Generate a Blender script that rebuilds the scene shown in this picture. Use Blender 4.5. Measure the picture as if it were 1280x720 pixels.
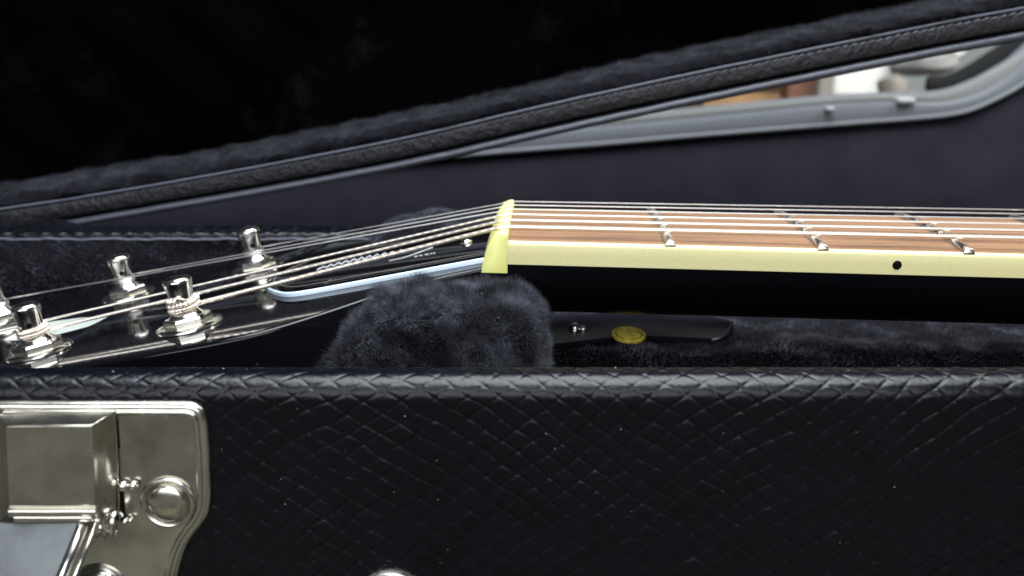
import bpy, math, random
import numpy as np
from mathutils import Vector, noise
random.seed(7); np.random.seed(7)
scene = bpy.context.scene
for o in list(bpy.data.objects): bpy.data.objects.remove(o)
COL = scene.collection

# ------------------------------------------------------------------ camera, world, lamps, exposure
H = 155.0                       # camera height in mm above the surface the case lies on
PITCH = math.radians(14.7); FPX = 1220.0
cd = bpy.data.cameras.new("camera"); cam = bpy.data.objects.new("camera", cd); COL.objects.link(cam)
cam.location = (0, 0, H/1000); cam.rotation_euler = (math.radians(90)-PITCH, 0, 0)
cd.sensor_width = 36; cd.lens = 36*FPX/1280; cd.clip_start = 0.01; cd.clip_end = 20
cd.dof.use_dof = True; cd.dof.focus_distance = 0.20; cd.dof.aperture_fstop = 21
scene.camera = cam
w = bpy.data.worlds.new("World"); scene.world = w; w.use_nodes = True
w.node_tree.nodes["Background"].inputs[0].default_value = (0.62, 0.72, 1.0, 1)
w.node_tree.nodes["Background"].inputs[1].default_value = 0.06
def lamp(name, loc, target, sx, sy, power, color):
    l = bpy.data.lights.new(name, 'AREA'); l.shape = 'RECTANGLE'; l.size = sx; l.size_y = sy
    l.energy = power; l.color = color
    o = bpy.data.objects.new(name, l); COL.objects.link(o)
    o.location = Vector(loc); d = Vector(target)-Vector(loc)
    o.rotation_euler = d.to_track_quat('-Z', 'Y').to_euler()
    return o
lamp("overhead_lamp", (0.06, 0.12, 0.95), (0, 0.20, 0.09), 0.75, 0.75, 26.0, (0.88, 0.94, 1.0))
lamp("room_lamp", (-0.10, -0.75, 0.52), (-0.02, 0.2, 0.08), 1.2, 0.50, 8.5, (0.96, 0.97, 1.0))
lamp("window_light", (0.75, 0.45, 0.70), (0.40, 1.05, 0.26), 0.4, 0.3, 9.0, (1.0, 0.97, 0.92))
scene.view_settings.view_transform = 'Standard'; scene.view_settings.look = 'None'
scene.view_settings.exposure = 0.0; scene.view_settings.gamma = 1.0
scene.view_settings.use_curve_mapping = False

# ------------------------------------------------------------------ pixel helpers (camera-origin millimetres)
cp, sp_ = math.cos(PITCH), math.sin(PITCH)
def ray(px, py):
    u = (px-640)/FPX; v = (360-py)/FPX
    return np.array([u, cp+v*sp_, v*cp-sp_])
def PY(px, py, y):
    r = ray(px, py); return r*(y/r[1])
def PZ(px, py, z):
    r = ray(px, py); return r*(z/r[2])
HS, HC = 0.187, -50.0           # headstock face: z = HC + HS*x
HN = np.array([-HS, 0, 1.0]); HN /= np.linalg.norm(HN)
HX = np.array([1, 0, HS]); HX /= np.linalg.norm(HX)
def PHd(px, py, h=0.0):         # pixel to a point h mm above the headstock face
    r = ray(px, py); hc = HC+h*math.sqrt(1+HS*HS)
    return r*(hc/(r[2]-HS*r[0]))
def HF(x, y, h=0.0):            # point on headstock face
    return np.array([x, y, HC+HS*x])+HN*h

# ------------------------------------------------------------------ materials
def mat(name, col, rough=0.5, metal=0.0, coat=0.0, sheen=0.0, sheen_col=(1,1,1), spec=0.5, aniso=0, coat_rough=0.05, sss=0):
    m = bpy.data.materials.new(name); m.use_nodes = True
    b = m.node_tree.nodes["Principled BSDF"]
    b.inputs["Base Color"].default_value = (*col, 1); b.inputs["Roughness"].default_value = rough
    b.inputs["Metallic"].default_value = metal; b.inputs["Coat Weight"].default_value = coat
    b.inputs["Coat Roughness"].default_value = coat_rough
    b.inputs["Sheen Weight"].default_value = sheen; b.inputs["Sheen Tint"].default_value = (*sheen_col, 1)
    b.inputs["Sheen Roughness"].default_value = 0.4
    b.inputs["Specular IOR Level"].default_value = spec
    if sss:
        b.inputs["Subsurface Weight"].default_value = sss; b.inputs["Subsurface Radius"].default_value = (1, .8, .4)
        b.inputs["Subsurface Scale"].default_value = 0.001
    return m
def N(m, t, **kw):
    n = m.node_tree.nodes.new(t)
    for k, v in kw.items():
        if k in n.inputs: n.inputs[k].default_value = v
        else: setattr(n, k, v)
    return n
def L(m, a, b): m.node_tree.links.new(a, b)
def coords(m, scale=(1,1,1)):
    t = N(m, 'ShaderNodeTexCoord'); mp = N(m, 'ShaderNodeMapping'); mp.inputs['Scale'].default_value = scale
    L(m, t.outputs['Object'], mp.inputs['Vector']); return mp.outputs[0]
def noisy(m, scale, detail=4, stretch=(1,1,1), rough=0.6):
    n = N(m, 'ShaderNodeTexNoise'); n.inputs['Scale'].default_value = scale; n.inputs['Detail'].default_value = detail
    n.inputs['Roughness'].default_value = rough
    L(m, coords(m, stretch), n.inputs['Vector']); return n.outputs['Fac']
def ramp(m, fac, stops, to=None, interp='LINEAR'):
    r = N(m, 'ShaderNodeValToRGB'); r.color_ramp.interpolation = interp
    e = r.color_ramp.elements
    while len(e) < len(stops): e.new(0.5)
    for el, (p, c) in zip(e, stops):
        el.position = p; el.color = (*c, 1) if len(c) == 3 else c
    L(m, fac, r.inputs[0])
    if to: L(m, r.outputs[0], m.node_tree.nodes["Principled BSDF"].inputs[to])
    return r.outputs[0]
def bump(m, fac, dist, strength=1.0):
    b = N(m, 'ShaderNodeBump'); b.inputs['Distance'].default_value = dist; b.inputs['Strength'].default_value = strength
    L(m, fac, b.inputs['Height'])
    L(m, b.outputs[0], m.node_tree.nodes["Principled BSDF"].inputs['Normal'])
g = lambda v: (v, v, v)

M = {}
m = M['vinyl'] = mat('black_embossed_vinyl', (.010,.010,.013), .36, spec=.27)
ramp(m, noisy(m, 900, 3), [(.3, g(.26)), (.7, g(.34))], 'Roughness'); bump(m, noisy(m, 4500, 3), 0.00006, .5)
ramp(m, noisy(m, 120, 4), [(.35, (.0008,.0010,.0022)), (.7, (.0020,.0024,.0050))], 'Base Color')
m = M['lid_vinyl'] = mat('black_grained_vinyl', (.012,.012,.016), .45)
bump(m, noisy(m, 420, 6), 0.0011, 1.0); ramp(m, noisy(m, 200, 5), [(.35, g(.30)), (.7, g(.6))], 'Roughness')
m = M['piping'] = mat('grey_black_piping', (.065,.07,.092), .35); bump(m, noisy(m, 2500, 3), .0001, .7)
m = M['lip'] = mat('satin_dark_lip', (.07,.077,.098), .32); bump(m, noisy(m, 900, 3), .0001, .5)
m = M['plush'] = mat('black_plush_backing', (.003,.003,.005), .9, sheen=.12, sheen_col=(.8,.85,1), spec=.1)
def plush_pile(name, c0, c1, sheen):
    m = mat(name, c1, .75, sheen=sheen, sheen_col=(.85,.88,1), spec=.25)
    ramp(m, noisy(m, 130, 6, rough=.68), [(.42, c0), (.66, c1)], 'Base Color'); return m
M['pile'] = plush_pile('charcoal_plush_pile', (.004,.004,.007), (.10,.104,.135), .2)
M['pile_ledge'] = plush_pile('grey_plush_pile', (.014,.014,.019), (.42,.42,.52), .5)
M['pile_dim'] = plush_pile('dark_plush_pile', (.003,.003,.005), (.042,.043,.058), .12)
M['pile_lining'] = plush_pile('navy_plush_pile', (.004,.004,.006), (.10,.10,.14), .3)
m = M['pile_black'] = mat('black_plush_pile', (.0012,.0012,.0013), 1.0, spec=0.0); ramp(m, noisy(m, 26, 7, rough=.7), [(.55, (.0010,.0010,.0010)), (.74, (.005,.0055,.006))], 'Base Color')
M['void'] = mat('black_lining_cloth', (.0025,.0025,.003), .95, spec=.05)
m = M['nickel'] = mat('worn_nickel', (.60,.575,.52), .25, 1.0)
ramp(m, noisy(m, 180, 6), [(.3, g(.20)), (.72, g(.31))], 'Roughness'); bump(m, noisy(m, 55, 2), .0022, .35)
ramp(m, noisy(m, 90, 6), [(.28, (.40,.375,.32)), (.42, (.52,.50,.44)), (.65, (.58,.555,.49))], 'Base Color')
m = M['chrome'] = mat('tuner_nickel', (.74,.72,.66), .12, 1.0)
ramp(m, noisy(m, 500, 4), [(.3, g(.13)), (.7, g(.26))], 'Roughness')
m = M['nickel_pale'] = mat('smooth_nickel', (.40,.425,.45), .36, 1.0)
ramp(m, noisy(m, 130, 6, rough=.7), [(.3, (.22,.235,.24)), (.7, (.33,.345,.35))], 'Base Color')
M['steel'] = mat('string_steel', (.70,.68,.66), .38, 1.0)
M['bronze'] = mat('wound_string_metal', (.80,.72,.64), .40, 1.0)
M['fretwire'] = mat('fret_wire', (.66,.61,.53), .26, 1.0)
M['gloss'] = mat('gloss_black_lacquer', (.003,.003,.004), .05, coat=0, spec=.26)
m = M['neckblack'] = mat('black_neck_lacquer', (.002,.002,.003), .30, spec=.25)
m = M['cream'] = mat('cream_binding_plastic', (.70,.66,.32), .30, sss=.15)
ramp(m, noisy(m, 60, 4, (.3,1,1)), [(.25, (.60,.54,.25)), (.42, (.69,.64,.32)), (.7, (.73,.68,.37))], 'Base Color'); ramp(m, noisy(m, 900, 4), [(.35, g(.24)), (.7, g(.45))], 'Roughness'); bump(m, noisy(m, 1600, 3), .00003, .6)
m = M['nut'] = mat('yellow_nut_plastic', (.72,.72,.19), .38, sss=.2)
ramp(m, noisy(m, 200, 4), [(.3, (.62,.62,.19)), (.7, (.70,.70,.27))], 'Base Color')
m = M['rosewood'] = mat('rosewood_board', (.25,.13,.07), .5)
f = noisy(m, 420, 6, (.045, 1, 1), .65)
ramp(m, f, [(.30, (.085,.040,.022)), (.46, (.205,.104,.050)), (.58, (.245,.135,.070)), (.72, (.165,.082,.045))], 'Base Color'); bump(m, noisy(m, 1500, 3, (.04,1,1)), .00006, .5)
M['whiteply'] = mat('white_ply', (.66,.80,.93), .25)
M['printwhite'] = mat('white_print', (.42,.42,.44), .4)
m = M['pearl'] = mat('pale_pearl_inlay', (.56,.66,.56), .22)
ramp(m, noisy(m, 160, 3), [(.3, (.34,.38,.34)), (.7, (.50,.54,.49))], 'Base Color')
M['black'] = mat('black_hole', (.003,.003,.003), .9, spec=.1)
m = M['fabric'] = mat('charcoal_fabric', (.030,.030,.040), .95, spec=.1)
ramp(m, noisy(m, 45, 6), [(.3, (.014,.014,.021)), (.7, (.021,.0205,.028))], 'Base Color'); bump(m, noisy(m, 900, 2), .0006, .6)
m = M['trim'] = mat('grey_plastic_trim', (.150,.160,.175), .42); bump(m, noisy(m, 300, 3), .0003, .3)
m = M['trim2'] = mat('pale_grey_trim', (.20,.205,.20), .5)
m = M['card'] = mat('tan_cardboard', (.40,.22,.08), .8)
ramp(m, noisy(m, 14, 4), [(.35, (.20,.105,.045)), (.6, (.34,.205,.09))], 'Base Color')
m = M['brownwood'] = mat('brown_board', (.13,.055,.03), .7)
M['white'] = mat('white_card', (.64,.64,.60), .6)
M['clip'] = mat('clip_plastic', (.34,.35,.35), .4)
M['greycloth'] = mat('grey_cloth', (.30,.30,.29), .9)
M['taupe'] = mat('taupe_cloth', (.22,.20,.17), .9)
M['darkgreen'] = mat('dark_rubber', (.016,.017,.018), .9, spec=.1)
M['wallpaint'] = mat('pale_wall_paint', (.50,.54,.53), .8)
m = M['carpet'] = mat('tan_mat', (.06,.055,.04), .9); ramp(m, noisy(m, 11, 2), [(.42, (.010,.010,.012)), (.60, (.11,.10,.065))], 'Base Color'); bump(m, noisy(m, 600, 3), .001, .7)
m = M['strapleather'] = mat('glossy_black_leather', (.012,.0115,.017), .20); bump(m, noisy(m, 700, 5), .00025, .6)
m = M['badge'] = mat('yellow_brass_badge', (.85,.70,.09), .34, .15); ramp(m, noisy(m, 700, 4), [(.36, (.45,.34,.03)), (.6, (.90,.75,.11))], 'Base Color'); bump(m, noisy(m, 800, 3), .0006, 1.0)
m = M['badge_dark'] = mat('tarnished_badge_groove', (.16,.12,.02), .5, .3)

# ------------------------------------------------------------------ builders
def off(parent):
    return ORG.get(parent.name, np.zeros(3)) if parent else np.zeros(3)
ORG = {}
def empty(name, base, label, cat, group=None):
    o = bpy.data.objects.new(name, None); COL.objects.link(o); o.empty_display_size = .01
    b = np.array(base, float); o.location = Vector((b[0], b[1], b[2]+H))/1000
    ORG[o.name] = b
    o['label'] = label; o['category'] = cat
    if group: o['group'] = group
    return o
def mk(name, V, F, material, parent=None, smooth=True, label=None, cat=None, group=None, kind=None, origin=None):
    """one mesh object; V in camera-origin mm"""
    V = np.asarray(V, float).reshape(-1, 3)
    if parent is not None: o0 = ORG[parent.name]
    else: o0 = np.array(origin if origin is not None else [V[:,0].mean(), V[:,1].mean(), V[:,2].min()], float)
    me = bpy.data.meshes.new(name)
    W = (V-o0)/1000
    if isinstance(F, np.ndarray):
        k = F.shape[1]; me.vertices.add(len(W)); me.vertices.foreach_set('co', W.ravel())
        me.loops.add(F.size); me.loops.foreach_set('vertex_index', F.ravel().astype(np.int32))
        me.polygons.add(len(F)); me.polygons.foreach_set('loop_start', np.arange(0, F.size, k, dtype=np.int32))
        me.polygons.foreach_set('loop_total', np.full(len(F), k, dtype=np.int32)); me.update(calc_edges=True)
    else:
        me.from_pydata(W.tolist(), [], [list(map(int, f)) for f in F])
    me.validate(); me.materials.append(material)
    if smooth:
        me.polygons.foreach_set('use_smooth', np.ones(len(me.polygons), bool))
        try: me.set_sharp_from_angle(angle=math.radians(38 if smooth is True else smooth))
        except Exception: pass
    o = bpy.data.objects.new(name, me); COL.objects.link(o)
    if parent is not None: o.parent = parent
    else: o.location = Vector((o0[0], o0[1], o0[2]+H))/1000
    ORG[o.name] = o0
    if label: o['label'] = label
    if cat: o['category'] = cat
    if group: o['group'] = group
    if kind: o['kind'] = kind
    return o
class B:            # collects several shapes into one mesh
    def __init__(s): s.V = []; s.F = []; s.n = 0
    def add(s, V, F):
        V = np.asarray(V, float).reshape(-1, 3)
        s.V.append(V); s.F += [[int(i)+s.n for i in f] for f in F]; s.n += len(V); return s
    def mk(s, name, m, parent=None, **kw): return mk(name, np.concatenate(s.V), s.F, m, parent, **kw)
def gridF(nu, nv, wrap_u=False, wrap_v=False):
    iu = np.arange(nu if wrap_u else nu-1); iv = np.arange(nv if wrap_v else nv-1)
    a, b = np.meshgrid(iu, iv, indexing='ij'); a = a.ravel(); b = b.ravel()
    a1 = (a+1) % nu; b1 = (b+1) % nv
    return np.stack([a*nv+b, a1*nv+b, a1*nv+b1, a*nv+b1], 1)
def tube(path, r, n=10, cap=True):
    P = np.asarray(path, float); k = len(P); r = np.broadcast_to(np.asarray(r, float), (k,))
    T = np.gradient(P, axis=0); T /= np.linalg.norm(T, axis=1)[:,None]+1e-12
    ref = np.array([0, 0, 1.0]) if abs(T[0][2]) < .9 else np.array([0, 1.0, 0])
    nrm = np.cross(T[0], ref); nrm /= np.linalg.norm(nrm); NN = [nrm]
    for i in range(1, k):
        v = NN[-1]-T[i]*np.dot(NN[-1], T[i]); NN.append(v/np.linalg.norm(v))
    NN = np.array(NN); BB = np.cross(T, NN)
    a = np.linspace(0, 2*np.pi, n, endpoint=False)
    V = P[:,None]+r[:,None,None]*(np.cos(a)[None,:,None]*NN[:,None]+np.sin(a)[None,:,None]*BB[:,None])
    F = gridF(k, n, wrap_v=True).tolist()
    if cap: F += [list(range(n)), [(k-1)*n+i for i in range(n)][::-1]]
    return V.reshape(-1, 3), F
def lathe(prof, origin, axis, n=32):
    ax = np.array(axis, float); ax /= np.linalg.norm(ax)
    ref = np.array([1.0, 0, 0]) if abs(ax[0]) < .8 else np.array([0, 1.0, 0])
    e1 = np.cross(ax, ref); e1 /= np.linalg.norm(e1); e2 = np.cross(ax, e1)
    a = np.linspace(0, 2*np.pi, n, endpoint=False); V = []
    for r, h in prof:
        V.append(np.array(origin)+ax*h+max(r, .001)*(np.cos(a)[:,None]*e1+np.sin(a)[:,None]*e2))
    V = np.concatenate(V); F = gridF(len(prof), n, wrap_v=True).tolist()
    F += [list(range(n))[::-1], [(len(prof)-1)*n+i for i in range(n)]]
    return V, F
def inset(poly, d):
    P = np.asarray(poly, float); area = .5*np.sum(P[:,0]*np.roll(P[:,1],-1)-np.roll(P[:,0],-1)*P[:,1])
    s = 1 if area > 0 else -1; out = []
    for i in range(len(P)):
        e0 = P[i]-P[i-1]; e1 = P[(i+1) % len(P)]-P[i]
        e0 /= np.linalg.norm(e0)+1e-9; e1 /= np.linalg.norm(e1)+1e-9
        n0 = s*np.array([-e0[1], e0[0]]); n1 = s*np.array([-e1[1], e1[0]])
        b = n0+n1; b /= np.linalg.norm(b)+1e-9; c = max(.45, np.dot(b, n0)); out.append(P[i]+b*d/c)
    return np.array(out)
def prism(poly, fn, h0, h1, bev=0.0, segs=3):
    """poly 2-D, fn(a,b,h)->xyz; top edge rounded by bev"""
    rings = [(0, h0)]
    if bev:
        for k in range(segs+1):
            t = k/segs*math.pi/2; rings.append((bev*(1-math.cos(t)), h1-bev+bev*math.sin(t)) if h1 > h0 else (bev*(1-math.cos(t)), h1+bev-bev*math.sin(t)))
    else: rings.append((0, h1))
    V = []; n = len(poly)
    for d, h in rings:
        q = inset(poly, d) if d else np.asarray(poly, float)
        V += [fn(a, b, h) for a, b in q]
    F = gridF(len(rings), n, wrap_v=True).tolist()+[list(range(n))[::-1], [(len(rings)-1)*n+i for i in range(n)]]
    return np.array(V), F
def smooth_poly(P, it=2):
    P = np.asarray(P, float)
    for _ in range(it):
        Q = np.roll(P, -1, 0); P = np.stack([.75*P+.25*Q, .25*P+.75*Q], 1).reshape(-1, P.shape[1])
    return P
def smooth_open(P, it=2):
    P = np.asarray(P, float)
    for _ in range(it):
        Q = np.stack([.75*P[:-1]+.25*P[1:], .25*P[:-1]+.75*P[1:]], 1).reshape(-1, P.shape[1])
        P = np.concatenate([P[:1], Q, P[-1:]])
    return P
def rounded_box(x0, x1, y0, y1, z0, z1, bev):
    sx, sy, sz = (x1-x0)/2, (y1-y0)/2, (z1-z0)/2; c = np.array([(x0+x1)/2, (y0+y1)/2, (z0+z1)/2])
    poly = []; 
    for (qx, qy, a0) in ((1,1,0), (-1,1,90), (-1,-1,180), (1,-1,270)):
        for k in range(5):
            a = math.radians(a0+k*22.5); poly.append(((sx-bev)*qx+bev*math.cos(a), (sy-bev)*qy+bev*math.sin(a)))
    poly = np.array(poly); rings = []
    for k in range(4): t = (k/3-1)*math.pi/2; rings.append((bev*(1-math.cos(t)), -sz+bev+bev*math.sin(t)))
    for k in range(4): t = k/3*math.pi/2; rings.append((bev*(1-math.cos(t)), sz-bev+bev*math.sin(t)))
    V = []
    for d, h in rings:
        q = inset(poly, d*.98) if d else poly
        V += [c+np.array([a, b, h]) for a, b in q]
    n = len(poly)
    return np.array(V), gridF(len(rings), n, wrap_v=True).tolist()+[list(range(n))[::-1], [(len(rings)-1)*n+i for i in range(n)]]
def vnoise(P, s, seed=0.0):
    return np.array([noise.noise(Vector((p[0]*s+seed, p[1]*s, p[2]*s))) for p in P])
def fnoise(x, y, seed, n=10, f=1.0):       # cheap smooth numpy noise from summed sines
    r = np.random.RandomState(seed); out = 0
    for _ in range(n):
        a = r.uniform(0, 2*np.pi); k = f*r.uniform(.4, 1.8)
        out = out+np.sin((x*math.cos(a)+y*math.sin(a))*k+r.uniform(0, 6.28))
    return out/math.sqrt(n)
def fibres(name, G, count, length, width, material, parent, flip=1, lean=(0,0,0), spread=.55, seed=1, clump=1.0):
    """short pile fibres standing on a grid G (nu,nv,3)"""
    r = np.random.RandomState(seed)
    a = G[:-1,:-1]; b = G[1:,:-1]; c = G[1:,1:]; d = G[:-1,1:]
    n = np.cross(b-a, d-a)*flip; ar = np.linalg.norm(n, axis=2); n = n/(ar[...,None]+1e-9)
    p = (ar/ar.sum()).ravel(); idx = r.choice(len(p), count, p=p); nv = G.shape[1]-1
    i, j = idx//nv, idx % nv; u = r.rand(count,1); v = r.rand(count,1)
    P = a[i,j]*(1-u)*(1-v)+b[i,j]*u*(1-v)+c[i,j]*u*v+d[i,j]*(1-u)*v; nn = n[i,j]
    q = P[:,0]+P[:,2]*.7+P[:,1]*.4; q2 = P[:,2]-P[:,1]*.6
    cl = np.stack([fnoise(q, q2, seed+k, 8, .9*clump) for k in range(3)], 1)
    D = nn+spread*r.normal(size=(count,3))*.6+cl*spread*.7+np.array(lean)
    D /= np.linalg.norm(D, axis=1)[:,None]
    t = np.cross(D, r.normal(size=(count,3))); t /= np.linalg.norm(t, axis=1)[:,None]
    ln = length*r.uniform(.5, 1.15, (count,1))*(1+.25*cl[:,:1]); wd = width*r.uniform(.6, 1.3, (count,1))
    V = np.stack([P-t*wd/2-nn*.2, P+t*wd/2-nn*.2, P+D*ln], 1).reshape(-1, 3)
    F = np.arange(count*3).reshape(-1, 3)
    return mk(name, V, F, material, parent, smooth=False, kind='stuff')

# ================================================================== THE SETTING
def rect(x0, x1, y0, y1, z):
    return np.array([[x0,y0,z],[x1,y0,z],[x1,y1,z],[x0,y1,z]]), [[0,1,2,3]]
V, F = rect(-3000, 3000, -3000, 3000, -H)
mk('ground', V, F, M['carpet'], kind='structure', smooth=False)
# far wall of the room or yard seen through the gap
nv = 12
V, F = rounded_box(-700, 1800, 1900, 1940, -H, 900, 6); mk('wall', V, F, M['wallpaint'], kind='structure')

# charcoal fabric panel with the grey moulding along its top edge
YB = 620.0
low = [(380,212),(620,191),(740,182),(860,171),(960,163),(1060,155),(1130,150),(1186,145),(1217,138),(1248,124),(1280,107),(1340,62),(1420,-10)]
low = smooth_open(np.array(low, float), 2)
def strip(bot, top, y0, y1, name, material, parent, bulge=2.0):
    n = 9; Vs = []
    for (a, b) in zip(bot, top):
        A = PY(a[0], a[1], y0); C2 = PY(b[0], b[1], y0)
        ring = []
        for k in range(n):
            t = k/(n-1); p = A*(1-t)+C2*t; p[1] = y0-bulge*math.sin(math.pi*t)**.6; ring.append(p)
        ring.append(np.array([C2[0], y1, C2[2]])); ring.append(np.array([A[0], y1, A[2]])); Vs.append(ring)
    Vs = np.array(Vs); k, n2 = Vs.shape[:2]
    F = gridF(k, n2, wrap_v=True).tolist()+[list(range(n2)), [(k-1)*n2+i for i in range(n2)][::-1]]
    return mk(name, Vs.reshape(-1,3), F, material, parent)
seat = empty('seat_back', (40, YB+10, -H), 'charcoal fabric covered panel with curved grey moulding behind the open guitar case', 'panel')
Vt = [];
for p in low: Vt.append(PY(p[0], p[1]+3, YB))
Vt = [np.array([-700, YB, Vt[0][2]])]+Vt+[np.array([900, YB, Vt[-1][2]])]
nx = len(Vt); Vs = []
for p in Vt:
    col = []
    for k in range(8):
        t = k/7; z = -H*(1-t)+p[2]*t; col.append([p[0], YB-6*math.sin(math.pi*t), z])
    col.append([p[0], YB+30, p[2]]); col.append([p[0], YB+30, -H]); Vs.append(col)
Vs = np.array(Vs)
mk('fabric_cover', Vs.reshape(-1,3), gridF(nx, 10, wrap_v=True).tolist()+[list(range(10)), [(nx-1)*10+i for i in range(10)][::-1]], M['fabric'], seat)
def seg(pts): return smooth_open(np.array(pts, float), 2)
mid = seg([(380,196),(620,170),(740,160),(860,149),(960,139),(1040,130),(1092,127),(1134,127),(1180,130),(1227,118),(1259,99),(1280,80),(1340,26),(1420,-50)])
up = seg([(380,184),(620,160),(740,150),(860,138),(960,129),(1040,121),(1092,119),(1134,117),(1180,117),(1217,103),(1238,92),(1280,67),(1340,12),(1420,-64)])
strip(low+[0,-3], low+[0,1.5], YB-4, YB+20, 'edge_bead', M['trim'], seat, .4)
strip(low+[0,-2], mid, YB-2, YB+25, 'grey_moulding', M['trim'], seat, .7)
strip(mid+[0,-1.0], up, YB+2, YB+9, 'inner_moulding', M['trim2'], seat, .5)
up2 = up+0*np.interp(up[:,0], [380,1130,1200,1280,1420], [0,0,-6,-26,-40])[:,None]*np.array([0,1])
strip(up+[0,-.5], up+[0,-2.5], YB+4, YB+9, 'moulding_lip', M['trim'], seat, 1)
V, F = rounded_box(*(lambda p: (p[0]-2.6, p[0]+2.6, YB-8, YB-3, p[2]-1.2, p[2]+1.2))(PY(1037,136,YB-5)), 1.0); mk('moulding_clip', V, F, M['clip'], seat)
V, F = rounded_box(*(lambda p: (p[0]-5.5, p[0]+5.5, YB-6, YB+6, p[2]-1.8, p[2]+1.8))(PY(1133,126,YB-5)), 1.2); mk('moulding_clip', V, F, M['clip'], seat)

# blurred things beyond the panel
def pxbox(x0, x1, ytop, ybot, Y, depth, bev=3):
    a = PY(x0, ytop, Y); b = PY(x1, ybot, Y); return rounded_box(PY(x0, 105, Y)[0], PY(x1, 105, Y)[0], Y, Y+depth, b[2], a[2], bev)
box = empty('cardboard_box', PY(960, 330, 1000), 'blurred tan cardboard box seen past the grey moulding, left of the white carton', 'box')
V, F = pxbox(880, 1004, 60, 330, 1000, 180); mk('carton_body', V, F, M['card'], box)
V, F = pxbox(905, 1000, 108, 114, 998, 6, 1); mk('packing_tape', V, F, M['brownwood'], box)
V, F = pxbox(985, 1026, 40, 330, 975, 60); mk('wooden_post', V, F, M['brownwood'], label='narrow brown board standing between tan box and white carton', cat='board')
V, F = pxbox(1024, 1043, 40, 330, 960, 40); mk('grey_post', V, F, M['taupe'], label='narrow grey upright against the left side of the white carton', cat='post')
wb = empty('white_carton', PY(1080, 330, 1040), 'bright white carton seen blurred through the gap under the lid', 'carton')
V, F = pxbox(1041, 1118, 40, 330, 1040, 120, 5); mk('carton_body', V, F, M['white'], wb)
V, F = pxbox(1038, 1126, 117, 121, 1034, 90, 1.5); mk('carton_flap', V, F, M['taupe'], wb)
def blob(name, c, r, material, label, cat, seed, e=2.3, amp=.12):
    nu, nv = 28, 20; u = np.linspace(0, 2*np.pi, nu, endpoint=False); v = np.linspace(-np.pi/2+.05, np.pi/2-.05, nv)
    U, W = np.meshgrid(u, v, indexing='ij'); s = lambda q: np.sign(q)*np.abs(q)**(2/e)
    D = np.stack([s(np.cos(W))*s(np.cos(U)), s(np.cos(W))*s(np.sin(U)), s(np.sin(W))], -1).reshape(-1,3)
    k = 1+amp*vnoise(D, 1.6, seed)+amp*.5*vnoise(D, 4, seed)
    V = np.array(c)+D*k[:,None]*np.array(r)
    F = gridF(nu, nv, wrap_u=True).tolist()+[[i*nv for i in range(nu)][::-1], [i*nv+nv-1 for i in range(nu)]]
    return mk(name, V, F, material, label=label, cat=cat)
c = PY(1132, 104, 930); blob('taupe_bundle', c+[0,30,-6], (13,20,12), M['taupe'], 'small taupe cloth bundle beside the white carton, blurred', 'bundle', 3)
c = PY(1172, 76, 1000); blob('grey_bag', c+[0,40,0], (34,40,17), M['greycloth'], 'rounded grey bag seen blurred above the dark strap', 'bag', 9)
c = PY(1172, 66, 1120); blob('white_bundle', c+[0,30,0], (42,30,12), M['white'], 'white bundle peeking out over the rounded grey bag', 'bundle', 5)
pts = seg([(1158,104),(1180,106),(1205,98),(1245,74),(1285,48),(1345,5)]); 
path = np.array([PY(p[0], p[1], 860) for p in pts])
Vs = []
a = np.linspace(0, 2*np.pi, 14, endpoint=False)
T = np.gradient(path, axis=0); T /= np.linalg.norm(T, axis=1)[:,None]; up_ = np.cross(T, [0,-1,0])
for p, q, wd in zip(path, up_, np.interp(np.linspace(0,1,len(path)), [0,.25,.5,1], [6,8,9,11])): Vs.append([p+q*math.cos(t)*wd+np.array([0,1,0])*math.sin(t)*3 for t in a])
Vs = np.array(Vs); k = len(Vs)
mk('rubber_strap', Vs.reshape(-1,3), gridF(k, 14, wrap_v=True).tolist()+[list(range(14)), [(k-1)*14+i for i in range(14)][::-1]], M['darkgreen'], label='thick dark strap rising diagonally beyond the grey moulding', cat='strap')

# ================================================================== GUITAR CASE
case = empty('guitar_case', (0, 225, -H), 'black guitar case with scaly embossed vinyl, open lid and charcoal plush lining', 'guitar case')

def scale_relief(x, s):
    """height (0..1) of overlapping lozenge scales over developed surface x, s (mm)"""
    xw = x+1.3*fnoise(x, s, 11, 8, .09)+.26*fnoise(x, s, 12, 8, .5)
    sw = s+1.1*fnoise(x, s, 13, 8, .10)+.20*fnoise(x, s, 14, 8, .6)
    w_, h_ = 5.3, 4.0
    a = xw/w_+sw/h_; b = xw/w_-sw/h_
    fa = a-np.floor(a); fb = b-np.floor(b)
    da = np.minimum(fa, 1-fa); db = np.minimum(fb, 1-fb)
    ca, cb = np.floor(a), np.floor(b)
    rnd = np.sin(ca*12.9898+cb*78.233)*43758.5453; rnd = rnd-np.floor(rnd)
    sm = lambda q: q*q*(3-2*q)
    wa = np.clip(.80+.40*fnoise(x, s, 21, 8, .16), .42, 1); wb = np.clip(.80+.40*fnoise(x, s, 22, 8, .16), .42, 1)
    ga = sm(np.clip((1.0-np.abs(2*fa-1))/.24, 0, 1)); gb = sm(np.clip((1.0-np.abs(2*fb-1))/.24, 0, 1))
    Q = (np.abs(2*fa-1)**5+np.abs(2*fb-1)**5)**.2; gq = sm(np.clip((1.04-Q)/.26, 0, 1))
    gr = (1-wa*(1-ga))*(1-wb*(1-gb))*.65+.35*gq
    q = ((2*fa-1)**2+(2*fb-1)**2)*.5; dome = 1-q
    wr = .10*fnoise(x, s, 15, 10, 2.2)+.05*fnoise(x, s, 16, 10, 5)
    fade = .88+.12*np.clip(1.4*fnoise(x, s, 17, 8, .22), -1, 1)
    return (gr*.62*(.8+.3*rnd)+.22*dome)*fade+wr*.7
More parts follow.
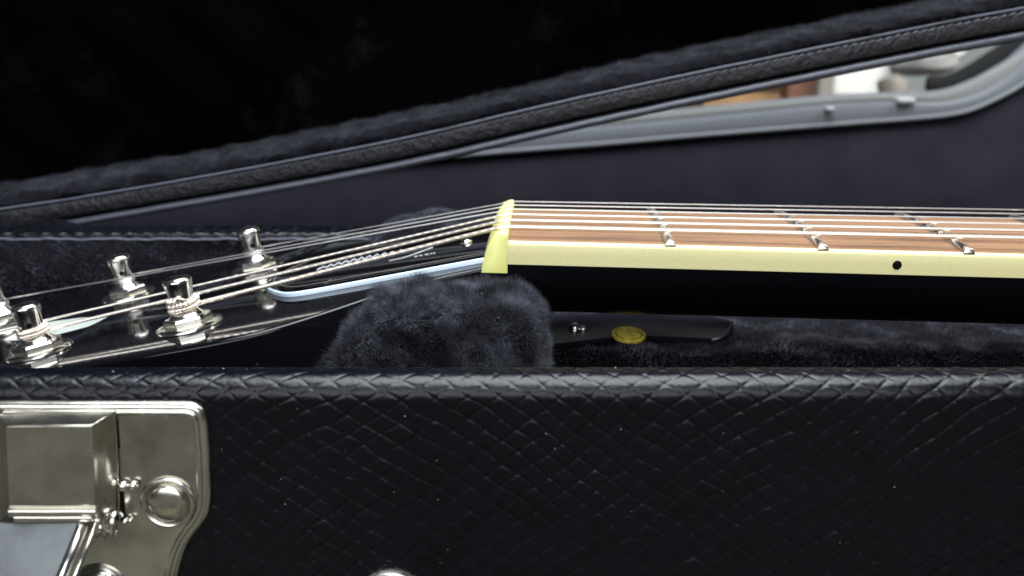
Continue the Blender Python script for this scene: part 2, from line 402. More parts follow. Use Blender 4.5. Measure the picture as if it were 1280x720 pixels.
def leather_wall(name, prof, x0, x1, step, amp, parent, fine_s, xslope=0.0):
    """prof: (y,z) polyline; relief laid over its developed length"""
    pr = np.array(prof, float); seglen = np.linalg.norm(np.diff(pr, axis=0), axis=1); S = np.r_[0, np.cumsum(seglen)]
    ss = np.r_[np.arange(0, fine_s, step), np.linspace(fine_s, S[-1], 14)] if fine_s < S[-1] else np.arange(0, S[-1], step)
    y = np.interp(ss, S, pr[:,0]); z = np.interp(ss, S, pr[:,1])
    ty = np.gradient(y, ss); tz = np.gradient(z, ss)
    k = np.array([.25,.5,.25])
    ln = np.hypot(ty, tz); ny, nz = -tz/ln, ty/ln      # left normal; sign fixed below
    xs = np.arange(x0, x1+step, step)
    X, Sg = np.meshgrid(xs, ss, indexing='ij')
    hgt = (scale_relief(X, Sg)-.5)*amp
    hgt *= np.where(Sg > fine_s+1, 0, 1)
    Y = y[None]-hgt*(-1)*ny[None]*SGN; Z = z[None]-hgt*(-1)*nz[None]*SGN+xslope*X
    V = np.stack([X, Y, Z], -1)
    return mk(name, V.reshape(-1,3), gridF(len(xs), len(ss)), M['vinyl'], parent, smooth=80)
def arc(cy, cz, r, a0, a1, n=10):
    return [(cy+r*math.cos(math.radians(a0+(a1-a0)*i/n)), cz+r*math.sin(math.radians(a0+(a1-a0)*i/n))) for i in range(n+1)]
# front wall, inner face -> over the rolled rim -> outer face to the ground
SGN = -1
prof = [(157.4,-64.0),(157.4,-57.2)]+arc(155.6,-56.6,1.8,0,90,6)+arc(153.9,-58.7,3.9,84,180,14)+[(150,-94),(150,-H+1)]
leather_wall('front_wall', prof, -175, 175, .21, .225, case, 50)
mk('front_wall_core', *rounded_box(-174, 174, 150.7, 157.0, -H+.5, -60, .4), M['void'], case)
# rear wall
prof = [(289.4,-63.0),(289.4,-60.2)]+arc(290.6,-59.9,1.2,180,90,5)+arc(294.5,-61.0,3.2,100,0,10)+[(297.7,-H+1)]
SGN = -1
leather_wall('rear_wall', prof, -260, 260, .6, .6, case, 12)
mk('rear_wall_core', *rounded_box(-259, 259, 290.2, 297.0, -H+.5, -62.5, .4), M['void'], case)
path = [(x, 288.9, -60.6+.12*math.sin(x*.35)+.1*math.sin(x*.93)) for x in np.arange(-255, 255, 1.0)]
mk('rim_piping', *tube(path, .45, 8), M['piping'], case)
mk('case_floor', *rounded_box(-255, 255, 157.5, 290, -H+.6, -118, 1), M['void'], case)
# rear lining: quilted plush curtain below the rim
xs = np.arange(-255, 256, 2.0); zs = np.linspace(-61, -117, 34)
X, Z = np.meshgrid(xs, zs, indexing='ij')
Y = 288.6-2.6*np.sin(np.clip((-61-Z)/14, 0, 1)*np.pi*.5)-1.0*fnoise(X, Z, 31, 10, .16)-.5*fnoise(X, Z, 32, 8, .5)
G = np.stack([X, Y, Z], -1)
lin = mk('rear_lining', G.reshape(-1,3), gridF(*G.shape[:2]), M['plush'], case)
Gs = G[40:, :14]
fibres('plush_pile', G[:, :16], 90000, 2.0, .11, M['pile_lining'], lin, flip=1 if np.cross(G[1,0]-G[0,0], G[0,1]-G[0,0])[1] < 0 else -1, lean=(0,-.1,.5), seed=5)
# plush ledge under the neck
xs = np.arange(-30, 256, 1.6); ys = np.linspace(232, 288, 30)
X, Yy = np.meshgrid(xs, ys, indexing='ij')
Z = -80.5-np.clip((241-Yy)/6, 0, 2)**2*7+.8*fnoise(X, Yy, 41, 10, .22)+.3*fnoise(X, Yy, 42, 8, .7)+.012*(Yy-250)
G = np.stack([X, Yy, Z], -1)
led = mk('plush_ledge', G.reshape(-1,3), gridF(*G.shape[:2]), M['plush'], case)
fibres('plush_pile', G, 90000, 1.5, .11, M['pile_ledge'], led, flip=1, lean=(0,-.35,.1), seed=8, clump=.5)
mk('ledge_core', *rounded_box(-28, 254, 238, 288, -117.5, -84, 1), M['void'], case)

# plush neck cradle (near lobe and far lobe)
def lobe(name, outline, yf, depth, yback, seed, nf, material, parent, plen=1.5):
    O = smooth_open(np.array(outline, float), 3); O = np.vstack([O, (O[-1]*.66+O[0]*.34)[None], (O[-1]*.33+O[0]*.67)[None], O[:1]]); c = np.array([O[:-3,0].mean(), -62.0])
    nr = 18; rings = []
    for k in range(nr+1):
        r = max(k/nr, .02); d = depth*(1-(1-r**3.2)**(1/2.2))+(3.2*max(0, 1-(r/.72)**2) if depth > 8 else 0)
        rings.append([[c[0]+(p[0]-c[0])*r, yf+d, c[1]+(p[1]-c[1])*r] for p in O])
    for k in range(1, 9): rings.append([[p[0], yf+depth+(yback-yf-depth)*k/8, p[1]] for p in O])
    G = np.array(rings); sh = G.shape
    P = G.reshape(-1,3); n1 = vnoise(P, .16, seed)*1.5+vnoise(P, .42, seed+5)*.9
    ctr = np.array([c[0], (yf+yback)/2+6, c[1]]); D = P-ctr; D /= np.linalg.norm(D, axis=1)[:,None]
    P = P+D*n1[:,None]; G = P.reshape(sh)
    o = mk(name, P, gridF(sh[0], sh[1]), M['plush'], parent)
    a = G[1,1]-G[0,1]; b = G[0,2]-G[0,1]; n = np.cross(G[6,5]-G[5,5], G[5,6]-G[5,5]); fl = 1 if n[1] < 0 else -1
    fibres('plush_pile', G, nf, plen, .10, material, o, flip=fl, lean=(0,0,.12), spread=1.4, seed=seed, clump=.8)
    return o
yf = 190.0
out = [PY(px, py, yf+10)[[0,2]] for px, py in [(330,520),(375,474),(402,446),(430,416),(450,391),(478,373),(530,369),(600,370),(640,370),(662,378),(675,398),(679,426),(680,460),(680,500)]]
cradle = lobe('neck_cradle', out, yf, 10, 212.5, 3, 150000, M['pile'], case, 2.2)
out = [PY(px, py, 268)[[0,2]] for px, py in [(430,400),(440,330),(470,296),(512,279),(545,275),(600,277),(660,290),(684,330),(690,400)]]
lobe('neck_cradle', out, 260, 6, 284, 21, 60000, M['pile'], case, 1.3)
# glossy inside of the case under the cradle (closes the pocket behind the front wall)
mk('front_lining', *rounded_box(-174, 174, 157.3, 159.0, -117, -66, .5), M['void'], case)

out = [PY(px, py, 300)[[0,2]] for px, py in [(-190,330),(-180,292),(-90,278),(-30,272),(20,271),(58,274),(88,280),(104,287),(108,330)]]
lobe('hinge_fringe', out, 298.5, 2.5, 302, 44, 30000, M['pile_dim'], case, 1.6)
# ---------------- lid
lid = mk('lid', *(lambda: (np.zeros((3,3)), [[0,1,2]]))(), M['void'], case) if False else None
YL = 303.0
lip_px = [(-420,352),(-250,328),(-100,307),(0,292),(60,283),(100,277),(200,260),(300,243),(400,225),(500,206),(570,191),(640,174.5),(750,150),(860,126.5),(960,106),(1060,86),(1160,66),(1280,44),(1400,22),(1600,-14)]
LP = np.array([PY(a, b, YL) for a, b in lip_px])
sx = np.linspace(LP[0,0], LP[-1,0], 700)
lipz = np.interp(sx, LP[:,0], LP[:,2]); ker = np.ones(25)/25; lipz = np.convolve(np.pad(lipz, 12, mode='edge'), ker, 'valid')
def lidsweep(name, prof, material, parent, closed=True, wob=0.0, seed=0, smooth=True, hs=None):
    """prof: (h,y) ring; h measured up from the lip"""
    pr = np.array(prof, float); k = len(sx); n = len(pr)
    hsc = np.interp(sx, [-160,-110,-60,0,160], [.95,.92,.95,1,1.0]) if hs is None else hs
    V = np.zeros((k, n, 3)); V[:,:,0] = sx[:,None]
    V[:,:,1] = pr[None,:,1]+sx[:,None]*0.0; V[:,:,2] = lipz[:,None]+pr[None,:,0]*hsc[:,None]
    if wob:
        wv = wob*fnoise(V[:,:,0], V[:,:,2]*1.0+V[:,:,1], seed, 10, .3)+wob*.5*fnoise(V[:,:,0], V[:,:,2]+V[:,:,1], seed+1, 10, 1.1)
        V[:,:,1] -= wv*.7; V[:,:,2] += wv*.7
    F = gridF(k, n, wrap_v=closed)
    return mk(name, V.reshape(-1,3), F, material, parent, smooth=smooth), V
# shell of the lid: the part that carries the others
shell_prof = [(-1.2,304),(1.4,303.8),(1.6,303.4),(2.2,303.4),(2.6,304.4),(2.6,306),(10.5,307),(10.5,352),(240,356),(240,360),(-1.6,356),(-1.6,304)]
lid, _ = lidsweep('lid', shell_prof, M['void'], case)
lid['label'] = 'open lid standing behind, its black plush inside facing the camera'
lidsweep('lid_lip', [(1.3*math.sin(t), YL-1.6*math.cos(t)*1.0+.2) for t in np.linspace(-math.pi*.95, math.pi*.95, 16)], M['lip'], lid, wob=.05, seed=61)
lidsweep('leather_band', [(2.3,304),(2.2,302.5),(2.6,301.5),(3.6,301.0),(5.2,300.8),(6.4,300.8),(7.4,301.0),(8.0,301.5),(8.4,302.3),(8.6,304)], M['lid_vinyl'], lid, wob=.08, seed=63)
lidsweep('lid_piping', [(8.25+.45*math.sin(t), 300.9+.45*math.cos(t)) for t in np.linspace(0, 2*math.pi, 9)[:-1]], M['piping'], lid, wob=.05, seed=65)
_, Vp = lidsweep('lid_lining', [(8.4,302.2),(9.5,301.2),(10.4,301.3),(11.4,302),(12.1,303.2),(12.6,305),(12.9,308),(13.1,314),(13.3,322),(13.6,332),(14,352)], M['plush'], lid, closed=False, wob=.75, seed=67)
lo = bpy.data.objects['lid_lining']
fl = 1 if np.cross(Vp[1,1]-Vp[0,1], Vp[0,2]-Vp[0,1])[1] < 0 else -1
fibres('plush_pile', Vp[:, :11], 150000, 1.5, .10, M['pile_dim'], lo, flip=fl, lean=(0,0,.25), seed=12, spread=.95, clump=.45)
# inside back of the lid
hh = np.linspace(12, 230, 60); k = len(sx[::4])
X, Hh = np.meshgrid(sx[::4], hh, indexing='ij'); Zb = lipz[::4][:,None]+Hh
Yb = 341-3*fnoise(X, Zb, 71, 10, .05)-1.2*fnoise(X, Zb, 72, 8, .2)-5*np.exp(-(Hh-15)/6)*0
G = np.stack([X, Yb, Zb], -1)
lb = mk('lid_inside', G.reshape(-1,3), gridF(*G.shape[:2]), M['pile_black'], lid)
fibres('plush_pile', G[:, :34], 70000, 2.2, .14, M['pile_black'], lb, flip=1 if np.cross(G[1,0]-G[0,0], G[0,1]-G[0,0])[1] < 0 else -1, lean=(0,0,.1), seed=14, clump=.4)
# stitches on the leather band
b = B()
x = -120.0
while x < 165:
    z = np.interp(x, sx, lipz); hs = np.interp(x, [-160,-110,-60,0,160], [.95,.92,.95,1,1.0]); sl = .18
    d = random.uniform(-.15,.15)
    p0 = np.array([x, 300.75, z+6.6*hs+d]); p1 = np.array([x+1.7, 300.6, z+(7.35+d)*hs+1.7*sl])
    pm = (p0+p1)/2-np.array([0,.18,0]); b.add(*tube([p0, pm, p1], [.10,.17,.10], 6)); x += 2.55+random.uniform(-.15,.15)
b.mk('stitching', M['piping'], lid, kind='stuff')

# ---------------- latch on the front wall
YP = 148.7
latch_px = [(-70,503.5),(225,503.5),(240,505),(251,511),(257,522),(260,550),(262,590),(263,622),(261,642),(253,657),(241,671),(231,688),(224,710),(218,740),(208,800),(-70,800)]
poly = np.array([PY(a, b_, YP)[[0,2]] for a, b_ in latch_px])
poly_s = np.concatenate([smooth_open(poly[:-1], 1), poly[-1:]])
fn = lambda a, b_, h: np.array([a, h, b_])
plate = mk('latch', *prism(poly_s, fn, 149.9, YP, 1.1, 5), M['nickel'], case, smooth=50)
plate['label'] = 'worn nickel draw latch screwed to the front wall'
ridge = inset(poly_s, 1.7)[:-2]; ridge = ridge[1:]
mk('raised_border', *tube([(p[0], YP+.15, p[1]) for p in ridge], .55, 10), M['nickel'], plate)
# inner field pressed slightly proud
inner = inset(poly_s, 3.0)

# hasp cover box
fr = np.array([PY(a, b_, 143.6) for a, b_ in [(7,531),(60,530.5),(116,530.5),(117.5,580),(119,631),(64,631.5),(12,631),(9,580)]])
bk = np.array([PY(a, b_, 148.3) for a, b_ in [(-2,517),(60,514.5),(143,513),(147,580),(149,652),(70,655),(2,652),(0,580)]])
rings = []
for t, s in ((0,0),(.25,.05),(.6,.45),(.85,.82),(.95,.93),(1,.97)):
    q = bk*(1-s)+fr*s; q[:,1] = bk[:,1]*(1-t)+fr[:,1]*t; rings.append(q)
c0 = fr.mean(0); q = fr*.985+c0*.015; q[:,1] = fr[:,1]-.25; rings.append(q); q = fr*.95+c0*.05; q[:,1] = fr[:,1]-.34; rings.append(q)
rv = np.array(rings); F = gridF(len(rings), 8, wrap_v=True).tolist()+[[(len(rings)-1)*8+i for i in range(8)], list(range(8))[::-1]]
cover = mk('hasp_cover', rv.reshape(-1,3), F, M['nickel'], plate, smooth=30)
mod = cover.modifiers.new('bevel', 'BEVEL'); mod.width = .0004; mod.segments = 3; mod.limit_method = 'ANGLE'; mod.angle_limit = math.radians(25)
# hinge barrel below the cover
for (y0, r_, pa, pb) in ((144.6,1.0,(14,639),(122,639)), (144.2,.75,(20,647),(116,647))):
    A = PY(*pa, y0); C3 = PY(*pb, y0); mk('hinge_barrel', *tube([A, A*.6+C3*.4, C3], r_, 16), M['nickel'], plate)
# lever: tilted plate with a rolled edge
lt = np.array([PY(a, b_, y) for a, b_, y in [(-60,655,144.5),(20,653,144.3),(104,652,144.0),(94,680,142.6),(82,705,140.6),(70,735,137.5),(54,775,133.5),(-90,775,133.5),(-80,700,140.8)]])
lb_ = lt+np.array([0,1.2,-.6])
n = len(lt); c0 = lt.mean(0); top2 = lt*.97+c0*.03+np.array([0,-.25,.1])
V = np.concatenate([lb_, lt, top2]); F = gridF(3, n, wrap_v=True).tolist()+[[2*n+i for i in range(n)], list(range(n))[::-1]]
mk('lever', V, F, M['nickel_pale'], plate, smooth=25)
pth = smooth_open(np.array([PY(a, b_, y) for a, b_, y in [(104,655,143.6),(98,672,142.8),(88,695,141),(77,722,138.4),(60,765,134)]]), 2)
mk('lever_edge', *tube(pth, [.6]+[.95]*(len(pth)-2)+[.9], 12), M['chrome'], plate)
pth = pth+np.array([1.9,.7,0]); mk('lever_edge', *tube(pth, .45, 10), M['chrome'], plate)
# spring coils and small nubs
c0 = PY(133, 655, 146.3)
th = np.linspace(0, 2*np.pi*3.2, 120); P_ = np.stack([c0[0]-2.0+th/ (2*np.pi)*1.25, c0[1]+1.5*np.sin(th), c0[2]+2.1*np.cos(th)], 1)
mk('spring', *tube(P_, .42, 8), M['chrome'], plate)
for px, py, rr in ((155,607,.9),(168,606,.8),(158,650,.5),(119,661,.7),(165,648,.35)):
    c0 = PY(px, py, 148.3); mk('rivet_nub', *lathe([(rr,0),(rr,.5),(rr*.7,.9),(rr*.3,1.05),(.01,1.1)], c0, (0,-1,0), 14), M['chrome'], plate)
for pts in ([(143,526),(146.5,526),(149,561),(146,561)], [(149,612),(153.5,616),(156,652),(152,652)]):
    q = np.array([PY(a, b_, YP-.3)[[0,2]] for a, b_ in pts]); mk('slot', *prism(q, fn, YP, YP-.28, 0), M['black'], plate)
def rivet(px, py, R, name='rivet', parent=plate, yy=YP-.2, ring=True, material=None):
    c0 = PY(px, py, yy); m_ = material or M['nickel']
    prof = [(R*1.42,-.2),(R*1.42,.25),(R*1.36,.55),(R*1.25,.66),(R*1.13,.45),(R*1.05,.08),(R,.05),(R*.99,.35)]
    if not ring: prof = [(R*1.12,-.4),(R*1.12,.15),(R*1.02,.3),(R,.35)]
    for t in np.linspace(0, math.pi/2, 10)[1:]: prof.append((R*math.cos(t), -(-.35)+R*(.42 if R > 4 else .30)*math.sin(t)))
    return mk(name, *lathe(prof, c0, (0,-1,0), 40), m_, parent)
rivet(210, 628, 3.25)
rivet(124, 738, 4.4, ring=False, material=M['chrome'])
rivet(490, 752, 5.6, name='case_stud', parent=case, yy=149.8, ring=False, material=M['chrome'])

# ================================================================== GUITAR
gtr = empty('guitar', (0, 235, -66), 'electric guitar neck with rosewood board, cream binding and black three a side headstock', 'guitar')
O0 = np.array([-0.9, 213.5, -45.3]); YAW = math.radians(2.0); TILT = math.radians(.95)
BX = np.array([math.cos(YAW)*math.cos(TILT), -math.sin(YAW), -math.sin(TILT)]); BX /= np.linalg.norm(BX)
BY = np.array([math.sin(YAW), math.cos(YAW), 0]); BZ = np.cross(BX, BY)
def Bd(x, y, z): return O0+BX*x+BY*y+BZ*z
NW, LEN = 43.0, 190.0
def e0(x): return -.0115*x          # near edge of the board, widening
def crown(t): return .8*(1-(2*t-1)**2)
# board top wood
xs = np.linspace(0, LEN, 60); ts = np.linspace(0, 1, 24); rows = []
for x in xs:
    a, b_ = e0(x)+.9, NW-e0(x)-.9; r = [Bd(x, a, -5.0)]
    r += [Bd(x, a+(b_-a)*t, .0+crown(t)) for t in ts]; r.append(Bd(x, b_, -5.0)); rows.append(r)
rows = np.array(rows); n = rows.shape[1]
mk('fretboard', rows.reshape(-1,3), gridF(len(xs), n, wrap_v=True).tolist()+[list(range(n)), [(len(xs)-1)*n+i for i in range(n)][::-1]], M['rosewood'], gtr)
def edge_strip(name, side):
    rows = []
    for x in xs:
        y0, y1 = (e0(x), e0(x)+.9) if side == 0 else (NW-e0(x), NW-e0(x)-.9); s = 1 if side == 0 else -1
        rows.append([Bd(x,y1,-5.2), Bd(x,y0,-5.2), Bd(x,y0-.05*s,-3), Bd(x,y0-.02*s,-.9), Bd(x,y0+.08*s,-.4), Bd(x,y0+.3*s,-.08), Bd(x,y0+.6*s,.03), Bd(x,y1,.05)])
    rows = np.array(rows); n = 8
    return mk(name, rows.reshape(-1,3), gridF(len(xs), n, wrap_v=True).tolist()+[list(range(n)), [(len(xs)-1)*n+i for i in range(n)][::-1]], M['cream'], gtr, smooth=60)
edge_strip('binding', 0); edge_strip('binding', 1)
# neck shaft
rows = []
xn = np.linspace(-4, LEN, 50)
for x in xn:
    a, b_ = e0(max(x,0)), NW-e0(max(x,0)); r = []
    for t in np.linspace(0, math.pi, 28):
        cy = (a+b_)/2; hw = (b_-a)/2-.15; r.append(Bd(x, cy-hw*math.copysign(abs(math.cos(t))**.8, math.cos(t)), -5.3-15.0*math.sin(t)**.85))
    rows.append(r)
rows = np.array(rows); n = 28
mk('neck', rows.reshape(-1,3), gridF(len(xn), n, wrap_v=True).tolist()+[list(range(n)), [(len(xn)-1)*n+i for i in range(n)][::-1]], M['neckblack'], gtr)
# side dot
d = ray(1121.5, 331.5)
nrm = BY; tt = np.dot(O0+BY*(e0(84)-.08)+BX*0-0, nrm)/np.dot(d, nrm)
for _ in range(3):
    p = d*tt; lx = np.dot(p-O0, BX); tt = np.dot(O0+BY*(e0(lx)-.10), nrm)/np.dot(d, nrm)
mk('side_dot', *lathe([(1.02,-.6),(1.02,.0),(.95,.04),(.01,.05)], d*tt, -BY, 24), M['black'], gtr)
# frets
fx = [628*(1-2**(-k/12)) for k in range(1, 6)]
for x in [q*1.008+.6 for q in fx]:
    ys = np.concatenate([[e0(x)+.15, e0(x)+.3, e0(x)+.7], np.linspace(e0(x)+1.3, NW-e0(x)-1.3, 24), [NW-e0(x)-.7, NW-e0(x)-.3, NW-e0(x)-.15]])
    rows = []
    for j, y in enumerate(ys):
        t = (y-e0(x))/(NW-2*e0(x)); z0 = crown(t); e = min(j, len(ys)-1-j); k = {0:.0, 1:.72, 2:.93}.get(e, 1.0)
        rows.append([Bd(x+1.25*math.cos(a)*(1 if e else .9), y, z0+.06+max(.02, 1.12*k)*math.sin(a) if math.sin(a) > -.01 else z0-.3) for a in np.linspace(0, math.pi, 11)]+[Bd(x-1.25,y,z0-.3), Bd(x+1.25,y,z0-.3)])
    rows = np.array(rows); n = rows.shape[1]
    mk('fret', rows.reshape(-1,3), gridF(len(ys), n, wrap_v=True).tolist()+[list(range(n)), [(len(ys)-1)*n+i for i in range(n)][::-1]], M['fretwire'], gtr, smooth=50)
# strings: y at nut, radius
SY = [3.9+i*7.05 for i in range(6)]; SR = [.52,.41,.32,.18,.155,.13]
def sh(i): return 2.15+crown(SY[i]/NW)*.75+SR[i]*.4
# nut
ys = np.arange(-.35, NW+.36, .22); rows = []
for y in ys:
    t = min(max(y/NW, 0), 1); e = min(y+.35, NW+.35-y); top = 2.35+crown(t)*.8-max(0, 1-e/1.2)**2*.8
    for i in range(6):
        dd = abs(y-SY[i]); 
        if dd < SR[i]*1.5+.2: top = min(top, sh(i)-SR[i]*.5+max(0, dd-SR[i])*1.5)
    b3 = .3*max(0, 1-e/.5)
    rows.append([Bd(*q) for q in [(-.02,y,-7.2),(-.02,y,top-.35),(-.25,y,top-.05),(-.8,y,top),(-1.7-b3,y,top-.25),(-2.8,y,top-1.0-b3),(-3.8+b3,y,top-2.3),(-4.7+b3,y,top-4.2),(-5.4+b3,y,top-6.5),(-6.1+b3,y,-7.2)]])
rows = np.array(rows); n = rows.shape[1]
mk('nut', rows.reshape(-1,3), gridF(len(ys), n, wrap_v=True).tolist()+[list(range(n)), [(len(ys)-1)*n+i for i in range(n)][::-1]], M['nut'], gtr, smooth=60)

# headstock
near = [(-4.5,213.7),(-13,213),(-22,210.3),(-31,205.2),(-41,197.8),(-51,192.2),(-60,190.2),(-72,190.0),(-90,191.2),(-120,194),(-150,197),(-180,199)]
end = [(-196,206),(-198,222),(-190,235.5),(-198,249),(-196,265)]
far = [(x, 471-y+1.2) for x, y in near[::-1]]
outl = near+end+far
pol = np.concatenate([smooth_open(np.array(near), 2), smooth_open(np.array(end), 2), smooth_open(np.array(far), 2)])
mk('headstock', *prism(pol, lambda a, b_, h: HF(a, b_, h), -14, 0, .9, 4), M['gloss'], gtr, smooth=50)
# truss rod cover
tc = [(-3.5,218.0),(-25,217.8),(-42,217.6),(-49,217.8),(-53,219.5),(-56,223.5),(-59.5,229),(-60.5,235.5),(-59.5,242),(-56,247.5),(-53,251.5),(-49,253.2),(-25,253.2),(-3.5,253)]
tcp = np.concatenate([np.array(tc[:3]), smooth_open(np.array(tc[2:-2]), 2), np.array(tc[-2:])])
hf = lambda a, b_, h: HF(a, b_, h)
cov = mk('truss_rod_cover', *prism(inset(tcp, .5), hf, 1.08, 1.95, .3, 3), M['gloss'], gtr, smooth=50)
mk('white_edge_ply', *prism(tcp, hf, .05, 1.12, .30, 3), M['whiteply'], cov, smooth=50)
pin = inset(tcp, 1.9); mk('pinstripe', *tube([HF(p[0], p[1], 1.97) for p in pin[:-1]], .06, 6), M['taupe'], cov)
p = PHd(583, 303, 2.0); mk('screw', *lathe([(1.5,-.1),(1.5,.2),(1.2,.65),(.6,.9),(.01,.95)], p, HN, 20), M['chrome'], cov)
# illegible slanting script on the cover, with its underline, and a line of tiny letters
zz = []; K = 11
for k in range(K):
    t = k/(K-1); bx, by = 396+96*t, 337.5-20*t
    hgt = 3.0+2.0*math.sin(math.pi*t)
    zz += [(bx, by), (bx+10, by-hgt-2.2)]
mk('script_lettering', *tube(smooth_open(np.array([PHd(a, b_, 2.02) for a, b_ in zz]), 2), .17, 6), M['printwhite'], cov)
mk('script_underline', *tube(smooth_open(np.array([PHd(a, b_, 2.02) for a, b_ in [(486,326),(505,322),(522,316),(541,309)]]), 2), [.12]*3+[.16]*11+[.04]*(0) if False else .13, 6), M['printwhite'], cov)
b = B()
for a, c_ in ((518,522),(524,528),(531,536),(538,540),(541.5,544)):
    b.add(*tube([PHd(a, 320.8-(a-518)*.18, 2.02), PHd(c_, 320.8-(c_-518)*.18, 2.02)], .16, 5))
b.mk('small_lettering', M['printwhite'], cov)
# pearl inlay
q = np.array([PHd(a, b_, .1)[:2] for a, b_ in [(4,425),(22,415),(48,405),(66,401.5),(100,397),(134,395.5),(124,401),(110,407.5),(70,418),(58,418.5),(40,420),(22,425)]])
mk('headstock_inlay', *prism(q, hf, -.2, .08, .04, 2), M['pearl'], gtr, smooth=50)

# tuners
posts = [(-71.8,208.2),(-106.8,209.8),(-141,212),(-70.3,262.3),(-104.3,256.5),(-138.5,254.5)]
order = [0,1,2,5,4,3]       # string index on each post position: near1 E, near2 A, near3 D, far3 G, far2 B, far1 e
post_of = {0:0, 1:1, 2:2, 3:5, 4:4, 5:3}
string_of = {v: k for k, v in post_of.items()}
tun0 = None
hexr = [(4.9 if i % 1 == 0 else 4.9) for i in range(6)]
names = {}
for pi, (px, py) in enumerate(posts):
    base = HF(px, py, 0)
    t = mk('tuner', *lathe([(7.1,.0),(7.3,.15),(7.2,.55),(6.6,.85),(5.6,.95),(4.4,.9)], base, HN, 40), M['chrome'], gtr)
    rot = random.uniform(0, 1); r6 = []
    e1 = np.cross(HN, [0,1,0]); e1 /= np.linalg.norm(e1); e2 = np.cross(HN, e1); V = []
    for (rr, h) in ((5.0,.9),(5.3,1.15),(5.3,2.2),(4.9,2.6),(4.1,2.75)):
        for k in range(6):
            a = rot+k*math.pi/3; V.append(base+HN*h+rr*(math.cos(a)*e1+math.sin(a)*e2))
    mk('hex_nut', np.array(V), gridF(5, 6, wrap_v=True).tolist()+[[24+i for i in range(6)], list(range(6))[::-1]], M['chrome'], t, smooth=20)
    prof = [(3.9,2.7),(3.7,3.0),(3.0,3.5),(2.55,4.2),(2.45,5.0),(2.45,6.0),(2.6,7.0),(2.85,8.6),(3.1,9.9),(3.15,10.5),(3.0,10.95),(2.5,11.35),(1.6,11.6),(.6,11.68),(.01,11.7)]
    mk('post', *lathe(prof, base, HN, 36), M['chrome'], t)
    si = string_of[pi]; R = SR[si]; wraps = (2.5, 2.4, 2.6, 2.8, 2.8, 2.8)[si]
    # hole in the post facing the camera
    hd = np.array([.35,-.93,0]); hp = base+HN*7.0+hd*2.35
    mk('post_hole', *lathe([(.62,0),(.62,.4),(.5,.42),(.01,.42)], hp, hd, 14), M['black'], t)
    # windings
    th0 = math.radians(90)
    npt = 420 if si < 3 else 120
    th = np.linspace(0, wraps*2*math.pi, npt); hts = (4.0,4.1,4.3,5.2,5.2,5.2)[si]+(1 if si < 3 else -1)*th/(2*math.pi)*R*2.05
    rad = 2.62+R
    P_ = np.array([base+HN*h+rad*(math.cos(a+th0+0)*np.array([1,0,HS])/math.sqrt(1+HS*HS)*1+math.sin(a+th0)*np.array([0,1,0])) for a, h in zip(th, hts)])
    if si < 3:
        L_ = np.r_[0, np.cumsum(np.linalg.norm(np.diff(P_, axis=0), axis=1))]; rr = R*(1+.17*np.sin(L_*2*math.pi/.42))
    else: rr = R
    mk('string_winding', *tube(P_, rr, 8), M['bronze'] if si < 3 else M['steel'], t)
    if pi == 0:   # string end hooking back into the post
        c_ = [base+HN*(5.3+.0)+np.array([-1.6,-2.9,0]), base+HN*7.3+np.array([-.6,-3.1,0]), base+HN*7.2+np.array([1.2,-2.8,0]), base+HN*5.3+np.array([2.6,-1.8,0])]
        mk('string_end', *tube(smooth_open(np.array(c_), 2), .38, 8), M['bronze'], t)
# strings
labels = ['thickest wound string, nearest the camera', 'second thickest wound string', 'third wound string', 'thickest plain steel string', 'second thinnest plain string', 'thinnest plain string, farthest from camera']
for i in range(6):
    R = SR[i]; pb = HF(*posts[post_of[i]], 0); h_end = (4.0,4.1,4.3,5.2,5.2,5.2)[i]
    tang = pb+HN*h_end+np.array([0, (2.62+R)*(1), 0])
    y = SY[i]; h = sh(i)
    a = Bd(-3.6, y, h-.75+R*.3); b_ = Bd(-1.0, y, h+.05); 
    pts = [tang]
    d0 = a-tang; nseg = int(np.linalg.norm(d0)/.5)
    front = [tang+d0*k/nseg for k in range(nseg+1)]
    back = [b_]+[Bd(x, y+(y-NW/2)*.0245*x/35.8*1.0, h+.004*x+(.01 if x else 0)) for x in np.linspace(1.5, LEN-2, 40)]
    P_ = np.array(front+[Bd(-2.2,y,h-.18)]+back)
    if i < 3:
        Lp = np.r_[0, np.cumsum(np.linalg.norm(np.diff(P_, axis=0), axis=1))]; Ls = np.arange(0, Lp[-1], .1)
        P2 = np.stack([np.interp(Ls, Lp, P_[:,k]) for k in range(3)], 1)
        V, F = tube(P2, R*(1+np.where(Ls < np.linalg.norm(d0)+1, .15, .03)*np.sin(Ls*2*math.pi/.42)), 7)
    else: V, F = tube(P_, R, 8)
    mk('string', V, F, M['bronze'] if i < 3 else M['steel'], gtr, label=labels[i])

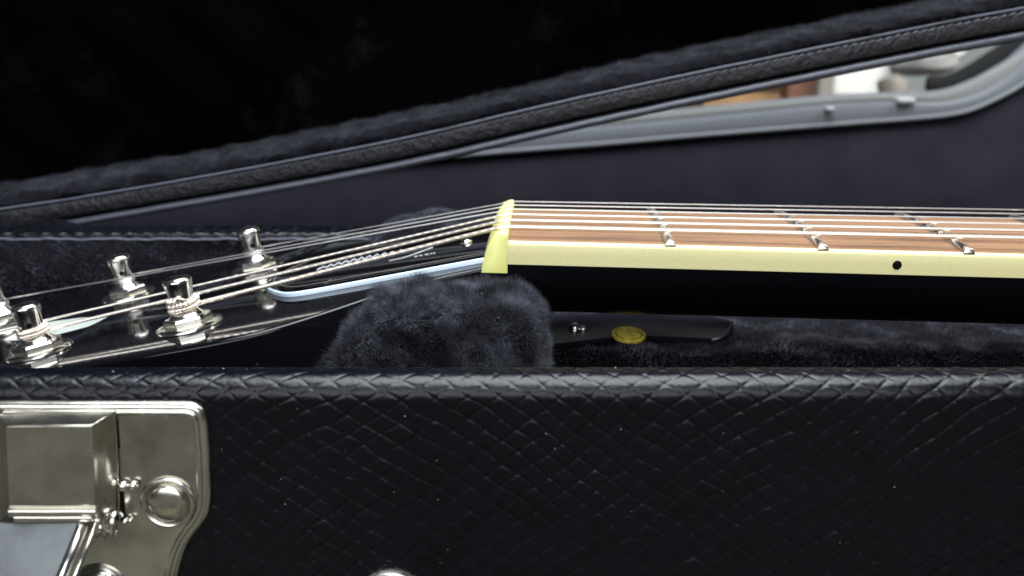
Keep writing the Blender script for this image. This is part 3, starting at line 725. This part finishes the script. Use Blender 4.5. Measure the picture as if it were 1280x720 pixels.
# ================================================================== leather strap tab with badge, lying on the ledge
ZT = -77.5
sb = PZ(790, 425, ZT)
strap = empty('leather_strap', (sb[0], sb[1], ZT-2), 'glossy black leather strap end with yellow oval badge lying under the guitar neck', 'strap')
topl = [(640,397),(690,395.5),(740,392),(790,391),(850,393),(900,397),(917,402)]
botl = [(640,436),(690,430),(740,424),(790,419),(850,421),(900,424),(916,414)]
nu = 40; nv = 14
tl = smooth_open(np.array(topl, float), 2); bl = smooth_open(np.array(botl, float), 2)
tq = np.linspace(0, 1, nu); resample = lambda P: np.stack([np.interp(tq, np.linspace(0,1,len(P)), P[:,k]) for k in (0,1)], 1)
tl, bl = resample(tl), resample(bl)
top = np.zeros((nu, nv, 3))
for i in range(nu):
    A = PZ(*tl[i], ZT+.4*math.sin(i*.4)); C3 = PZ(*bl[i], ZT+1.6+.7*math.sin(i*.23)+max(0, (i-32)/8)**2*2.2)
    for j in range(nv):
        t = j/(nv-1); p = A*(1-t)+C3*t; p[2] += .9*math.sin(math.pi*t); top[i,j] = p
bot = top.copy(); bot[:,:,2] -= 1.1; bot[:,:,1] += .3
V = np.concatenate([top, bot[:, ::-1]], 1)
mk('leather_tab', V.reshape(-1,3), gridF(nu, nv*2, wrap_v=True).tolist()+[list(range(nv*2)), [(nu-1)*nv*2+i for i in range(nv*2)][::-1]], M['strapleather'], strap)
edge = top[33:, -1]; pth = [PZ(890,424.5,ZT+3.4),PZ(902,422,ZT+4.0),PZ(910,414,ZT+4.2),PZ(914,405,ZT+3.6)]
mk('curled_edge', *tube(smooth_open(np.array(pth), 2), .38, 8), M['pearl'] if False else M['lip'], strap)
ax = np.array([.03,-.16,.98]); ax /= np.linalg.norm(ax)
bc = PZ(786, 418, ZT+2.6)
def ovl(prof, c, n=36, el=1.0):
    V, F = lathe(prof, c, ax, n); V = np.asarray(V); V[:,0] = c[0]+(V[:,0]-c[0])*el; return V, F
bd = mk('oval_badge', *ovl([(4.0,-.6),(4.15,.0),(4.1,.25),(3.85,.38),(3.5,.34),(3.3,.2),(.01,.2)], bc, el=1.06), M['badge'], strap)
mk('badge_groove', *ovl([(3.3,.2),(3.3,.23),(3.1,.235),(.01,.25)], bc, el=1.06), M['badge_dark'], bd)
mk('badge_face', *ovl([(3.02,.2),(3.0,.34),(2.7,.40),(1.9,.36),(1.5,.42),(.9,.34),(.01,.38)], bc, el=1.06), M['badge'], bd)
rc = PZ(718, 411, ZT+2.0)
mk('rivet', *lathe([(2.3,-.5),(2.3,.1),(2.0,.35),(1.5,.3),(1.45,.8),(1.0,1.3),(.01,1.45)], rc, ax, 24), M['chrome'], strap)
mk('rivet_nub', *lathe([(1.0,-.3),(1.0,.5),(.7,.9),(.01,1.0)], rc+np.array([2.2,-.3,-.2]), ax, 14), M['chrome'], strap)

# ================================================================== dust specks
b = B(); r = random.Random(4)
for k in range(24):
    px, py = r.uniform(270, 1270), r.uniform(498, 716); c_ = PY(px, py, 149.55); s = r.choice([.04,.05,.06,.10])
    b.add(*lathe([(s,0),(s*.8,s*.6),(.001,s*.8)], c_, (0,-1,0), 6))
for k in range(12):
    px, py = r.uniform(460, 670), r.uniform(360, 450); c_ = PY(px, py, 188.2); s = r.choice([.05,.07,.1])
    b.add(*lathe([(s,0),(s*.8,s*.6),(.001,s*.8)], c_, (0,-1,0), 6))
for k in range(9):
    px = r.uniform(0, 1270); c_ = np.array([(px-640)/1220*163, 154+r.uniform(-1,3), -54.6]); s = r.choice([.06,.09,.14])
    b.add(*lathe([(s,0),(s*.8,s*.8),(.001,s)], c_, (0,0,1), 6))
b.mk('dust', M['greycloth'], None, kind='stuff', label='pale dust specks and lint on the black case', cat='dust', origin=(0,150,-100))
